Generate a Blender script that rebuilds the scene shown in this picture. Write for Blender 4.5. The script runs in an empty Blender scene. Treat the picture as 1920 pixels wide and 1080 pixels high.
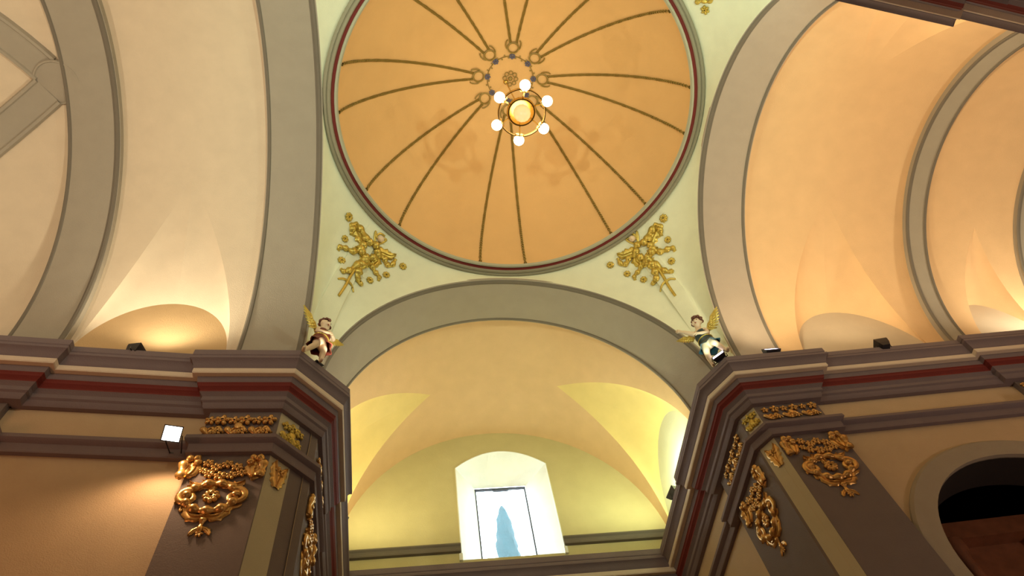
import bpy, bmesh, math, random
from mathutils import Vector, Matrix
from mathutils.bvhtree import BVHTree
random.seed(7)
PI = math.pi
SC = bpy.context.scene
COL = SC.collection

# ------------------------------------------------------------------ scale
# church units -> metres.  One unit is half the nave width, z is measured from the viewer's eye.
U = 3.5
EYE = 1.6
def S(x, y, z): return Vector((x*U, y*U, z*U + EYE))
H = 3.0076          # springing of the arches
TOP = 2.864         # top of the cornice

# ------------------------------------------------------------------ camera
cam_d = bpy.data.cameras.new('camera'); cam = bpy.data.objects.new('camera', cam_d); COL.objects.link(cam)
CAM = S(-.6451, -1.034, 0)
yaw, pitch, roll, FPX = .3063, 1.0668, -.2497, 1342.0554
fw = Vector((math.sin(yaw)*math.cos(pitch), math.cos(yaw)*math.cos(pitch), math.sin(pitch)))
rt = Vector((math.cos(yaw), -math.sin(yaw), 0)); up = rt.cross(fw)
R2 = rt*math.cos(roll) + up*math.sin(roll); U2 = up*math.cos(roll) - rt*math.sin(roll)
m = Matrix((R2, U2, -fw)).transposed().to_4x4(); m.translation = CAM
cam.matrix_world = m
cam_d.sensor_width = 36; cam_d.lens = FPX/1920*36; cam_d.clip_start = .05; cam_d.clip_end = 500
SC.camera = cam
def ray(px, py): return (fw + R2*((px-960)/FPX) - U2*((py-540)/FPX)).normalized()

# ------------------------------------------------------------------ world, exposure
SC.view_settings.view_transform = 'Standard'; SC.view_settings.look = 'None'
SC.view_settings.gamma = 1; SC.view_settings.use_curve_mapping = False
SC.view_settings.exposure = -0.15
w = bpy.data.worlds.new('sky'); SC.world = w; w.use_nodes = True
bg = w.node_tree.nodes['Background']; bg.inputs[0].default_value = (.80, .95, 1, 1); bg.inputs[1].default_value = 11.0

# ------------------------------------------------------------------ lights (the floods on the cornices, and added fill without fixtures)
def spot(name, loc, target, power, col, size=150, blend=.6, rad=.12):
    d = bpy.data.lights.new(name, 'SPOT'); d.energy = power; d.color = col
    d.spot_size = math.radians(size); d.spot_blend = blend; d.shadow_soft_size = rad
    o = bpy.data.objects.new(name, d); COL.objects.link(o); o.location = loc
    o.rotation_euler = (Vector(target)-Vector(loc)).to_track_quat('-Z', 'Y').to_euler()
    return o
def area(name, loc, target, power, col, size):
    d = bpy.data.lights.new(name, 'AREA'); d.shape = 'DISK'; d.size = size; d.energy = power; d.color = col
    o = bpy.data.objects.new(name, d); COL.objects.link(o); o.location = loc
    o.rotation_euler = (Vector(target)-Vector(loc)).to_track_quat('-Z', 'Y').to_euler()
    return o
WARM = (1, .80, .50); NEUT = (1, .90, .68); COOL = (.86, 1, .78); WHITE = (.95, .97, 1)
# left arm
spot('flood_light', S(-1.82, .86, 2.99), S(-1.75, -.2, 4.3), 330, NEUT, 165)
spot('flood_light', S(-1.85, -.90, 2.97), S(-1.85, .2, 4.3), 330, NEUT, 165)  # unseen rear flood, added to even out the light
spot('flood_light', S(-3.0, -.6, 2.97), S(-3.1, .1, 4.2), 260, NEUT, 165)  # unseen fill added in the apse
# right arm
spot('flood_light', S(1.235, .80, 2.99), S(1.7, -.2, 4.3), 180, WARM, 165)
spot('flood_light', S(1.83, .76, 2.99), S(1.95, -.2, 4.3), 155, WARM, 165)
spot('flood_light', S(1.75, -.74, 2.97), S(1.85, .2, 4.3), 290, WARM, 165)  # added rear flood, out of view, for even light
spot('flood_light', S(2.95, .62, 2.99), S(2.95, .3, 4.2), 200, NEUT, 170)
spot('flood_light', S(3.3, -.55, 2.97), S(3.2, .3, 4.2), 80, WARM, 165)  # added fill at the far rear, no fixture
# dome and pendentives, from the four canted corners
spot('flood_light', S(-.955, .85, 2.90), S(-1.0, .98, 4.2), 34, NEUT, 120, rad=.05)
spot('flood_light', S(.86, .80, 2.90), S(.92, .92, 4.2), 26, COOL, 120, rad=.05)
spot('flood_light', S(-.88, -.88, 2.95), S(.1, .2, 4.9), 430, COOL, 150)  # unseen rear corner flood, added to light the dome
spot('flood_light', S(.86, -.88, 2.95), S(.1, .2, 4.9), 430, COOL, 150)  # second added rear corner flood, also unseen
# front arm
spot('flood_light', S(.90, 1.80, 2.99), S(.75, 1.85, 4.2), 260, (.93, 1, .62), 172)
spot('flood_light', S(-.95, 1.90, 2.99), S(-.75, 1.85, 4.2), 240, (1, .86, .50), 172)
# lamp on the nave wall, left, looking down into the church
spot('flood_light', S(-1.525, .82, 2.29), S(-1.35, .60, .6), 110, (1, .62, .34), 150)
# added fill below the frame for the lower walls, no fixtures built
area('nave_fill', S(0, -2.1, 1.1), S(0, 1.2, 2.6), 70, (1, .86, .66), 1.6)
area('nave_fill', S(-3.2, -.3, .9), S(-1.5, .9, 2.2), 110, (1, .42, .21), 1.2)
area('nave_fill', S(2.9, -.4, .9), S(1.9, .9, 2.3), 105, (1, .76, .60), 1.2)
# daylight in the window niche comes from the sky

# ------------------------------------------------------------------ materials
def srgb(r, g, b):
    f = lambda c: (c/255/12.92) if c/255 <= .04045 else ((c/255+.055)/1.055)**2.4
    return (f(r), f(g), f(b))
def mat(name, col, rough=.85, metal=0, var=.05, scale=3, bump=.02, bscale=60, emit=None, estr=0):
    M = bpy.data.materials.new(name); M.use_nodes = True; nt = M.node_tree; b = nt.nodes['Principled BSDF']
    b.inputs['Roughness'].default_value = rough; b.inputs['Metallic'].default_value = metal
    tc = nt.nodes.new('ShaderNodeTexCoord')
    n = nt.nodes.new('ShaderNodeTexNoise'); n.inputs['Scale'].default_value = scale; n.inputs['Detail'].default_value = 5
    nt.links.new(tc.outputs['Object'], n.inputs['Vector'])
    mx = nt.nodes.new('ShaderNodeMix'); mx.data_type = 'RGBA'
    mx.inputs[6].default_value = tuple(max(0, c*(1-var*1.6)) for c in col)+(1,)
    mx.inputs[7].default_value = tuple(min(1, c*(1+var*1.6)) for c in col)+(1,)
    nt.links.new(n.outputs['Fac'], mx.inputs[0]); nt.links.new(mx.outputs[2], b.inputs['Base Color'])
    if bump:
        n2 = nt.nodes.new('ShaderNodeTexNoise'); n2.inputs['Scale'].default_value = bscale; n2.inputs['Detail'].default_value = 3
        nt.links.new(tc.outputs['Object'], n2.inputs['Vector'])
        bp = nt.nodes.new('ShaderNodeBump'); bp.inputs['Strength'].default_value = .25; bp.inputs['Distance'].default_value = bump
        nt.links.new(n2.outputs['Fac'], bp.inputs['Height']); nt.links.new(bp.outputs[0], b.inputs['Normal'])
    if emit:
        b.inputs['Emission Color'].default_value = tuple(emit)+(1,); b.inputs['Emission Strength'].default_value = estr
    return M
M = {}
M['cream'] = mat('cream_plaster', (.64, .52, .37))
M['warmLit'] = mat('warm_lit_plaster', (.72, .47, .24))  # warm light of the right arm put into the plaster colour
M['trans'] = mat('half_warm_lit_plaster', (.70, .48, .25))  # the front arm's warmer light tinted into the plaster
M['pale'] = mat('pale_green_white_plaster', (.73, .75, .55))
M['olive'] = mat('olive_cream_plaster', (.56, .50, .25))
M['dome'] = mat('orange_dome_plaster', (.68, .42, .17), var=.04, scale=2)
M['arch'] = mat('grey_brown_arch_paint', (.34, .295, .225))
M['archR'] = mat('grey_rose_arch_paint', (.42, .34, .26))
M['mould'] = mat('grey_moulding_paint', (.16, .135, .10))
M['lunLit'] = mat('floodlit_lunette_plaster', (.76, .60, .24))  # flood glow on the front-arm lunettes painted into the plaster
M['ring'] = mat('grey_green_ring_paint', (.27, .25, .17))
M['ringL'] = mat('pale_grey_green_paint', (.38, .38, .27))
M['grey'] = mat('grey_cornice_paint', (.19, .145, .15))
M['light'] = mat('pale_bounce_lit_paint', (.70, .59, .46))  # pale stripe, lightened further in the paint for bounced light
M['red'] = mat('oxide_red_paint', (.16, .018, .012))
M['wall'] = mat('tan_wall_plaster', (.52, .39, .24))
M['pil'] = mat('grey_pilaster_paint', (.17, .135, .125))
M['strip'] = mat('pale_strip_paint', (.50, .45, .30))
M['tymp'] = mat('ochre_tympanum_plaster', (.55, .36, .17))
M['tympR'] = mat('pale_tympanum_plaster', (.56, .46, .33))
M['white'] = mat('white_reveal_plaster', (.85, .88, .80))
M['gold'] = mat('gilt_stucco', (.54, .40, .08), rough=.30, metal=.55, var=.25, scale=12, bump=.01, bscale=90)
M['goldD'] = mat('gilt_and_red_stucco', (.58, .33, .10), rough=.26, metal=.6, var=.35, scale=14, bump=.01, bscale=90)
M['rope'] = mat('olive_gilt_rope', (.27, .19, .045), rough=.5, metal=.2, var=.2, scale=20)
M['blue'] = mat('blue_grey_paint', (.10, .10, .16))
M['brass'] = mat('polished_brass', (.75, .52, .16), rough=.22, metal=1, bump=0)
M['globe'] = mat('lit_opal_glass', (1, .95, .8), rough=.3, bump=0, emit=(1, .86, .55), estr=9)
M['globeC'] = mat('cut_glass_bowl', (.8, .66, .36), rough=.25, bump=.02, bscale=30, emit=(1, .74, .36), estr=.35)
M['black'] = mat('black_metal', (.012, .010, .016), rough=.4, bump=0)
M['lens'] = mat('lit_flood_glass', (1, 1, 1), rough=.2, bump=0, emit=(1, .97, .88), estr=18)
M['lensP'] = mat('lit_violet_flood_glass', (.5, .35, .9), rough=.2, bump=0, emit=(.9, .8, 1), estr=5)
M['lensO'] = mat('dim_flood_glass', (.10, .04, .22), rough=.1, bump=0)
M['skin'] = mat('painted_flesh', (.72, .55, .36), rough=.45, bump=0)
M['hair'] = mat('dark_red_hair', (.13, .04, .02), rough=.5)
M['maroon'] = mat('maroon_cloth', (.16, .03, .02), rough=.45)
M['navy'] = mat('dark_teal_cloth', (.015, .045, .06), rough=.35)
M['ink'] = mat('dark_eye_paint', (.02, .012, .01), rough=.4, bump=0)
M['lip'] = mat('red_lip_paint', (.35, .06, .04), rough=.4, bump=0)
M['floor'] = mat('stone_floor', (.22, .15, .10), rough=.5)
M['dark'] = mat('shade_dark_plaster', (.015, .010, .008))  # shade inside the recess and chapel put into the plaster colour
M['wood'] = mat('reddish_brown_wood', (.20, .07, .03), rough=.5, var=.3, scale=5)
M['frame'] = mat('dark_window_steel', (.05, .06, .09), rough=.4, bump=0)
M['leaf'] = mat('cypress_foliage', (.004, .030, .040), rough=.95, var=.4, scale=4, bump=.1, bscale=12)
g = bpy.data.materials.new('window_glass'); g.use_nodes = True; nt = g.node_tree
for n in list(nt.nodes): nt.nodes.remove(n)
o_ = nt.nodes.new('ShaderNodeOutputMaterial'); mxs = nt.nodes.new('ShaderNodeMixShader'); mxs.inputs[0].default_value = .04
tr = nt.nodes.new('ShaderNodeBsdfTransparent'); tl = nt.nodes.new('ShaderNodeBsdfTranslucent'); tl.inputs[0].default_value = (.75, .95, 1, 1)
nt.links.new(tr.outputs[0], mxs.inputs[1]); nt.links.new(tl.outputs[0], mxs.inputs[2]); nt.links.new(mxs.outputs[0], o_.inputs[0])
M['glass'] = g

# ------------------------------------------------------------------ object helpers
class MB:
    """collects verts and faces (world metres); build() links them as one mesh object"""
    def __init__(s): s.v = []; s.f = []; s.m = []
    def grid(s, rows, mi=0, closed=False, flip=False):
        b = len(s.v); n = len(rows[0])
        for r in rows: s.v += [Vector(p) for p in r]
        for i in range(len(rows)-1):
            for j in range(n if closed else n-1):
                a = b+i*n+j; c = b+i*n+(j+1) % n; d = b+(i+1)*n+(j+1) % n; e = b+(i+1)*n+j
                s.f.append((a, e, d, c) if flip else (a, c, d, e)); s.m.append(mi)
    def face(s, pts, mi=0):
        b = len(s.v); s.v += [Vector(p) for p in pts]; s.f.append(tuple(range(b, b+len(pts)))); s.m.append(mi)
    def box(s, o, u, v, w_, mi=0):
        """o corner, edge vectors u v w"""
        P = [o, o+u, o+u+v, o+v]; Q = [p+w_ for p in P]
        b = len(s.v); s.v += P+Q
        for f in ((0, 3, 2, 1), (4, 5, 6, 7), (0, 1, 5, 4), (1, 2, 6, 5), (2, 3, 7, 6), (3, 0, 4, 7)):
            s.f.append(tuple(b+i for i in f)); s.m.append(mi)
    def tube(s, pts, rad, nrm=None, seg=8, flat=1.0, mi=0, cap=True):
        pts = [Vector(p) for p in pts]; n = len(pts); rows = []
        if not hasattr(rad, '__len__'): rad = [rad]*n
        ref = Vector((0, 0, 1))
        for i, p in enumerate(pts):
            t = (pts[min(n-1, i+1)]-pts[max(0, i-1)]).normalized()
            N = Vector(nrm[i]) if nrm else (ref if abs(t.z) < .95 else Vector((1, 0, 0)))
            a = t.cross(N)
            if a.length < 1e-6: a = t.orthogonal()
            a.normalize(); c = a.cross(t).normalized()
            rows.append([p+a*(rad[i]*math.cos(2*PI*k/seg))+c*(rad[i]*flat*math.sin(2*PI*k/seg)) for k in range(seg)])
        b = len(s.v); s.grid(rows, mi, closed=True)
        if cap:
            s.f.append(tuple(b+k for k in range(seg))); s.m.append(mi)
            e = b+(n-1)*seg; s.f.append(tuple(e+seg-1-k for k in range(seg))); s.m.append(mi)
    def ball(s, c, r, N=None, T=None, seg=10, mi=0, f=None):
        """ellipsoid, r = (along T, across, along N)"""
        c = Vector(c); r = (r, r, r) if not hasattr(r, '__len__') else r
        N = Vector(N).normalized() if N else Vector((0, 0, 1))
        T = Vector(T) if T else N.orthogonal(); T = (T-N*T.dot(N)).normalized(); B = N.cross(T)
        rows = []
        for i in range(seg//2+1):
            th = PI*i/(seg//2); k_ = 1e-3 if i in (0, seg//2) else math.sin(th); rw = []
            for j in range(seg):
                ph = 2*PI*j/seg; q = f(th, ph) if f else 1
                rw.append(c+(T*(r[0]*k_*math.cos(ph))+B*(r[1]*k_*math.sin(ph))+N*(r[2]*math.cos(th)))*q)
            rows.append(rw)
        s.grid(rows, mi, closed=True, flip=True)
    def disc(s, c, N, r, h, seg=20, mi=0):
        N = Vector(N).normalized(); s.tube([Vector(c), Vector(c)+N*h], r, seg=seg, mi=mi)
    def build(s, name, mats, parent=None, smooth=True, angle=35):
        if not isinstance(mats, (list, tuple)): mats = [mats]
        me = bpy.data.meshes.new(name)
        q_ = parent
        while q_ is not None and q_.parent is not None: q_ = q_.parent
        inv = Matrix.Translation(-q_.location) if q_ is not None else None
        me.from_pydata([tuple(inv @ v) if inv else tuple(v) for v in s.v], [], s.f)
        for x in mats: me.materials.append(x)
        me.polygons.foreach_set('material_index', s.m)
        bm = bmesh.new(); bm.from_mesh(me); bmesh.ops.remove_doubles(bm, verts=bm.verts, dist=.0006)
        bmesh.ops.recalc_face_normals(bm, faces=bm.faces) if getattr(s, 'solid', False) else None
        bm.to_mesh(me); bm.free()
        me.polygons.foreach_set('use_smooth', [smooth]*len(me.polygons))
        if smooth: me.set_sharp_from_angle(angle=math.radians(angle))
        o = bpy.data.objects.new(name, me); COL.objects.link(o)
        if parent: o.parent = parent
        return o
def struct(o): o['kind'] = 'structure'; return o
def tag(o, label, cat, group=None):
    o['label'] = label; o['category'] = cat
    if group: o['group'] = group
    return o
def thing(name, loc, label, cat, group=None):
    o = bpy.data.objects.new(name, None); COL.objects.link(o); o.location = loc
    o.matrix_world = Matrix.Translation(Vector(loc)); o.empty_display_size = .1
    return tag(o, label, cat, group)
_n = {}
def nm(base):
    _n[base] = _n.get(base, 0)+1; return '%s_%d' % (base, _n[base])

# ------------------------------------------------------------------ arches: plane, centre, radius, rise ratio
ARX = {'R1n': (1.143, .023, .974, 1.174), 'R1f': (1.428, .034, .963, 1.100), 'R2n': (2.400, .001, .878, 1.001), 'R2f': (2.503, .008, .859, .968),
       'R3n': (3.07, .0, .80, .95), 'R3f': (3.20, .0, .79, .95), 'RE': (4.2, 0, .74, .95),
       'L1n': (-1.143, -.074, 1.039, 1.169), 'L1f': (-1.454, -.104, 1.041, 1.170), 'L2n': (-2.237, -.116, 1.039, 1.168), 'L2f': (-2.511, -.094, 1.033, 1.167)}
ARY = {'Fn': (1.080, -.011, 1.058, 1.077), 'Ff': (1.425, -.036, 1.012, 1.176), 'E': (2.343, -.014, .995, 1.082),
       'Bn': (-1.085, 0, 1.04, 1.10), 'Bf': (-1.42, 0, 1.03, 1.10), 'BE': (-3.0, 0, 1.03, 1.10)}
SLOPE = {'Fn': -.013, 'Ff': -.040, 'E': -.051}
def apt(ax, prof, phi, slope=0, dr=0):
    s, c, r, q = prof; r += dr
    if phi < 0: a, z = c+r, H+phi*1.0
    elif phi > PI: a, z = c-r, H-(phi-PI)*1.0
    else: a, z = c+r*math.cos(phi), H+q*r*math.sin(phi)
    return S(s, a, z) if ax == 'x' else S(a, s+slope*a, z)
STILT = H-TOP+.004
def phis(n, stilt=True):
    a = [PI*i/n for i in range(n+1)]
    return ([-STILT]+a+[PI+STILT]) if stilt else a

def arch_band(ax, p0, p1, s0=0, s1=0, mt='arch', name='trim', ck=.012):
    """intrados of a transverse arch, with its two cheeks and roll mouldings along both edges"""
    mb = MB(); P = phis(56)
    rows = [[apt(ax, p0, f, s0, ck) for f in P], [apt(ax, p0, f, s0) for f in P],
            [apt(ax, p1, f, s1) for f in P], [apt(ax, p1, f, s1, .045) for f in P]]
    mb.grid(rows, 0)
    band = struct(mb.build(nm(name), M[mt]))
    d0 = p1[0]-p0[0]
    for pr, sl, w_, k in ((p0, s0, .013, .10), (p0, s0, .006, .17), (p1, s1, .010, -.07)):
        mm = MB()
        q = list(pr); q[0] = pr[0]+k*(d0)*.6
        # radius follows the band
        tt = abs(k)*.6 if k > 0 else 1-abs(k)*.6
        q = [p0[i]+(p1[i]-p0[i])*tt for i in range(4)]
        pts = [apt(ax, q, f, s0+(s1-s0)*tt) for f in P]
        c0 = apt(ax, (q[0], q[1], .0, 1), 0, s0)
        mm.tube(pts, w_*U, nrm=[(c0-p) for p in pts], seg=6, flat=.55)
        mo = mm.build('edge_moulding', M['mould'], band)
    return band

def hw(phi, pa, p): return max(0, 1-(phi/pa)**p)
def vault(ax, pa_, pb_, lun=(), sa=0, sb=0, mt='cream', dr=.035, name='ceiling', luncol=None):
    """barrel vault between two profiles; lun = [(centre, half width, apex angle, rise, power, side, tympanum material)]"""
    def pt(s, phi):
        t = (s-pa_[0])/(pb_[0]-pa_[0])
        pr = [pa_[i]+(pb_[i]-pa_[i])*t for i in range(4)]
        return apt(ax, pr, phi, sa+(sb-sa)*t, dr)
    s0, s1 = pa_[0], pb_[0]
    fr = [l for l in lun if l[5] > 0]; bk = [l for l in lun if l[5] < 0]
    Pf = fr[0][2] if fr else .9; Pb = bk[0][2] if bk else .9
    P = [-STILT]+[Pf*i/26 for i in range(27)]+[Pf+(PI-Pf-Pb)*i/44 for i in range(1, 44)]+[PI-Pb*i/26 for i in range(26, -1, -1)]+[PI+STILT]
    mb = MB()
    def cells(phi):
        if fr and phi <= Pf:
            l = fr[0]; h = l[1]*(1 if phi < 0 else hw(phi, l[2], l[4])); return l[0]-h, l[0]+h
        if bk and PI-phi <= Pb:
            l = bk[0]; ph = PI-phi; h = l[1]*(1 if ph < 0 else hw(ph, l[2], l[4])); return l[0]-h, l[0]+h
        mid = (fr[0][0] if fr else (bk[0][0] if bk else (s0+s1)/2)); 
        if fr and bk:
            t = min(1, max(0, (phi-Pf)/(PI-Pf-Pb))); mid = fr[0][0]*(1-t)+bk[0][0]*t
        return mid, mid
    lo, hi = min(s0, s1), max(s0, s1)
    L = []; R = []
    for phi in P:
        a, b = cells(phi)
        L.append([pt(lo+(a-lo)*k/10, phi) for k in range(11)]); R.append([pt(b+(hi-b)*k/10, phi) for k in range(11)])
    mb.grid(L, 0); mb.grid(R, 0)
    root = struct(mb.build(nm(name), M[mt], angle=50))
    for (sc, w_, pa, rise, pw, side, tm) in lun:
        N = 26; lm = MB(); tm_ = MB(); arc = []
        rowsL = []; 
        for sgn in (-1, 1):
            rows = []
            for i in range(N+1):
                t = i/N; ph = pa*t
                g_ = pt(sc+sgn*w_*hw(ph, pa, pw), ph if side > 0 else PI-ph)
                psi = PI/2*t**.9
                base = pt(sc+sgn*w_*math.cos(psi), 0 if side > 0 else PI)
                W = Vector((base.x, base.y, (H+rise*math.sin(psi))*U+EYE))
                rows.append([W+(g_-W)*k/12 + Vector((0, 0, .10*math.sin(PI*k/12)*math.sin(PI*t*.5)*w_*U)) for k in range(13)])
                arc.append((sgn*math.cos(psi), W))
            lm.grid(rows, 0)
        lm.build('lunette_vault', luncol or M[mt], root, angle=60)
        arc.sort(key=lambda a: a[0])
        for i in range(len(arc)-1):
            A, B = arc[i][1], arc[i+1][1]
            zb = TOP*U+EYE
            tm_.face([A, B, Vector((B.x, B.y, zb)), Vector((A.x, A.y, zb))])
        tm_.build('lunette_wall', M[tm], root, smooth=False)
    return root

# left arm
arch_band('x', ARX['L1n'], ARX['L1f'])
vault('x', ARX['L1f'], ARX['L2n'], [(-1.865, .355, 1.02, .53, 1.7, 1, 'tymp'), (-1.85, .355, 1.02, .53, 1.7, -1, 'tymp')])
arch_band('x', ARX['L2n'], ARX['L2f'], ck=.045)
# right arm
arch_band('x', ARX['R1n'], ARX['R1f'], mt='archR')
vault('x', ARX['R1f'], ARX['R2n'], [(1.935, .37, 1.20, .56, 1.55, 1, 'tympR'), (1.92, .37, 1.15, .5, 1.55, -1, 'tympR')], mt='warmLit')
arch_band('x', ARX['R2n'], ARX['R2f'], mt='arch', ck=.045)
vault('x', ARX['R2f'], ARX['R3n'], [(2.83, .20, 1.05, .50, 1.6, 1, 'tympR'), (2.8, .2, 1.05, .4, 1.6, -1, 'tympR')], mt='warmLit')
arch_band('x', ARX['R3n'], ARX['R3f'], mt='arch', ck=.045)
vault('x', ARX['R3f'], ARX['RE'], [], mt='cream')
# front arm
arch_band('y', ARY['Fn'], ARY['Ff'], SLOPE['Fn'], SLOPE['Ff'])
vault('y', ARY['Ff'], ARY['E'], [(1.90, .385, 1.13, .55, 1.6, 1, 'pale'), (1.93, .385, 1.13, .55, 1.6, -1, 'pale')], SLOPE['Ff'], SLOPE['E'], mt='trans', luncol=M['lunLit'])
# back arm, behind the viewer
arch_band('y', ARY['Bn'], ARY['Bf'])
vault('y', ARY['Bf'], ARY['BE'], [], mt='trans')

# apse vault at the far left with its two ribs and boss
mb = MB(); x0, c, r, q = ARX['L2f']
def apse(e, ph, d=0):
    """e 0 at the arch .. pi/2 at the pole of the horizontal axis; ph angle around the arch"""
    rr = r+.03-d; return S(x0-.95*rr*math.sin(e), c+rr*math.cos(e)*math.cos(ph), H+q*rr*math.cos(e)*math.sin(ph))
mb.grid([[apse(PI/2*i/24*.999, PI*j/40) for j in range(41)] for i in range(25)], 0)
ap = struct(mb.build(nm('ceiling'), M['cream'], angle=60))
def apsed(theta, k, off, d):
    """point on the apse shell: from the crown boss, heading theta (from -x), arc fraction k, sideways off"""
    a = PI/2*k; dx = -.03-math.sin(a)*math.cos(theta); dy = .07*(1-k)+math.sin(a)*math.sin(theta)
    dx += -math.sin(theta)*off; dy += -math.cos(theta)*off
    rr = r+.03-d; s2 = max(0, 1-dx*dx-dy*dy)
    return S(x0+.95*rr*dx, c+rr*dy, H+q*rr*math.sqrt(s2))
for th in (-.80, .74):
    rb = MB()
    rb.grid([[apsed(th, k/20, o, d) for (o, d) in ((-.088, 0), (-.080, .02), (-.066, .022), (-.060, .014), (.060, .014), (.066, .022), (.080, .02), (.088, 0))] for k in range(1, 19)], 0)
    rb.build('rib', M['arch'], ap)
bs = MB(); bc = S(x0-.035, c+.075, H+q*(r+.03)-.03)
bs.disc(bc, (0, 0, 1), .12*U, .05*U, 28); bs.tube([bc+Vector((math.cos(a)*.113*U, math.sin(a)*.113*U, -.002)) for a in [2*PI*i/36 for i in range(37)]], .007*U, seg=6)
bs.build('boss', M['arch'], ap)

# ------------------------------------------------------------------ pendentives
RZ = H+1.23; RAX, RAY, RCY = 1.145, 1.092, .012
def ringp(th, k=1, z=0): return S(RAX*k*math.cos(th), RCY+RAY*k*math.sin(th), RZ+z)
def seg_pend(pA, axA, slA, sideA, pB, axB, slB, sideB, name):
    """surface from the crown of arch A, down to its spring, over the canted corner, up arch B to its crown"""
    bnd = []
    N = 30
    for i in range(N+1):
        f = (PI/2)*(1-i/N); ph = f if sideA > 0 else PI-f
        bnd.append(apt(axA, pA, ph, slA, .0))
    a = apt(axA, pA, -STILT if sideA > 0 else PI+STILT, slA); b = apt(axB, pB, -STILT if sideB > 0 else PI+STILT, slB)
    bnd += [a+(b-a)*k/4 for k in range(5)]
    for i in range(N+1):
        f = (PI/2)*(i/N); ph = f if sideB > 0 else PI-f
        bnd.append(apt(axB, pB, ph, slB))
    c0 = Vector((0, RCY*U, 0)); ths = [math.atan2((p.y-c0.y)/RAY, p.x/RAX) for p in bnd]
    # unwrap and smooth angles
    for i in range(1, len(ths)):
        while ths[i]-ths[i-1] > PI: ths[i] -= 2*PI
        while ths[i]-ths[i-1] < -PI: ths[i] += 2*PI
    rows = []
    for p, th in zip(bnd, ths):
        q_ = ringp(th); d = q_-p; L_ = d.length
        out = Vector((math.cos(th), math.sin(th), .55)).normalized()
        rows.append([p+d*t+out*(L_*.11*4*t*(1-t)*min(1, L_/2.2)) for t in [k/16 for k in range(17)]])
    mb = MB(); mb.grid(rows, 0)
    o = struct(mb.build(name, M['pale'], angle=80))
    return o, mb
pends = {}
for key, args in dict(FL=(ARY['Fn'], 'y', SLOPE['Fn'], -1, ARX['L1n'], 'x', 0, 1), FR=(ARY['Fn'], 'y', SLOPE['Fn'], 1, ARX['R1n'], 'x', 0, 1),
                      BL=(ARY['Bn'], 'y', 0, -1, ARX['L1n'], 'x', 0, -1), BR=(ARY['Bn'], 'y', 0, 1, ARX['R1n'], 'x', 0, -1)).items():
    o, mb = seg_pend(*args, nm('ceiling')); pends[key] = BVHTree.FromPolygons([tuple(v) for v in mb.v], mb.f)

# ------------------------------------------------------------------ ring and dome
prof = [(1.0, .01), (1.0, -.008), (.994, -.016), (.984, -.016), (.980, -.008), (.974, -.014), (.964, -.014), (.960, -.004), (.956, .002), (.944, .004), (.942, -.003), (.932, -.003), (.9255, .013)]
pm = [0, 0, 0, 0, 0, 0, 0, 1, 1, 2, 2, 2]
mb = MB(); NR = 120
for i in range(len(prof)-1):
    mb.grid([[ringp(2*PI*j/NR, prof[a][0], prof[a][1]) for j in range(NR)] for a in (i, i+1)], pm[i], closed=True)
struct(mb.build(nm('trim'), [M['ring'], M['red'], M['ringL']], angle=40))
DK = .926; DH = .90
DX = .052
def domep(th, e, d=0):
    """e 0 at the base .. pi/2 at the apex"""
    k = DK*math.cos(e)-d*.8*math.cos(e); return S(RAX*k*math.cos(th)+DX*math.sin(e)**2, RCY+RAY*k*math.sin(th)-.02*math.sin(e)**2, RZ+.012+(DH-d)*max(0, math.sin(e))**1.42)
def domexy(u, v, d=0):
    """u, v plan position in the unit circle of the dome"""
    k = min(.9999, math.hypot(u, v)); return domep(math.atan2(v, u), math.acos(k), d)
mb = MB(); mb.grid([[domep(2*PI*j/120, PI/2*i/40*.9999) for j in range(120)] for i in range(41)], 0, closed=True)
dome = struct(mb.build(nm('ceiling'), M['dome'], angle=80))
bases = [99.1, 82.6, 49.3, 32.9, 4.0, -12.2, -38.9, -56.5, -84, -101, -124.4, -139.0, -167.6, 176.8, 148.6, 131.4]
tops = [90, 41, -4, -46, -90, -134, 182, 139]
KB = .215
for i in range(8):
    tc = math.radians(tops[i]); dT = Vector((math.cos(tc), math.sin(tc))); dS = Vector((-dT.y, dT.x))
    for j in range(2):
        tb = math.radians(bases[2*i+j]); A0 = Vector((math.cos(tb), math.sin(tb)))
        sg = 1 if (A0.x*dS.x+A0.y*dS.y) > 0 else -1
        B0 = dT*(KB+.035)+dS*(sg*.020)
        n = 190; mb = MB()
        for s_ in (0, PI):            # two strands twisted round each other
            pts = []
            for k in range(n+1):
                t = k/n; u = 1-(1-t)**1.6*1.0 if False else t
                p2 = A0+(B0-A0)*u; nrm_ = (B0-A0).normalized(); sd = Vector((-nrm_.y, nrm_.x))
                w_ = 2*PI*t*44+s_; p2 = p2+sd*(.0062*math.cos(w_))
                pts.append(domexy(p2.x, p2.y, .006+.003*math.sin(w_)))
            mb.tube(pts, .0048*U, seg=4, cap=False)
        mb.build('rope_moulding', M['rope'], dome)
    # buckle: a small ring with side scrolls and a blue flower
    def loc(a, b): p2 = dT*(KB-a)+dS*b; return domexy(p2.x, p2.y, .010)     # a towards the apex, b sideways
    mb = MB()
    mb.tube([loc(.036*math.cos(a), .036*math.sin(a)) for a in [2*PI*k/16 for k in range(17)]], .0062*U, seg=5)
    for sg in (-1, 1): mb.tube([loc(.03*math.cos(a)-.022, sg*(.038+.012*math.sin(a))) for a in [PI*k/6 for k in range(7)]], .0048*U, seg=5)
    bk_ = mb.build('buckle', M['rope'], dome)
    mb = MB()
    for k in range(6): mb.ball(loc(.060+.014*math.cos(k*PI/3), .014*math.sin(k*PI/3)), (.009*U, .009*U, .005*U), N=(0, 0, 1), seg=6)
    mb.ball(loc(.060, 0), .007*U, seg=6)
    mb.build('flower', M['blue'], bk_)
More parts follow.
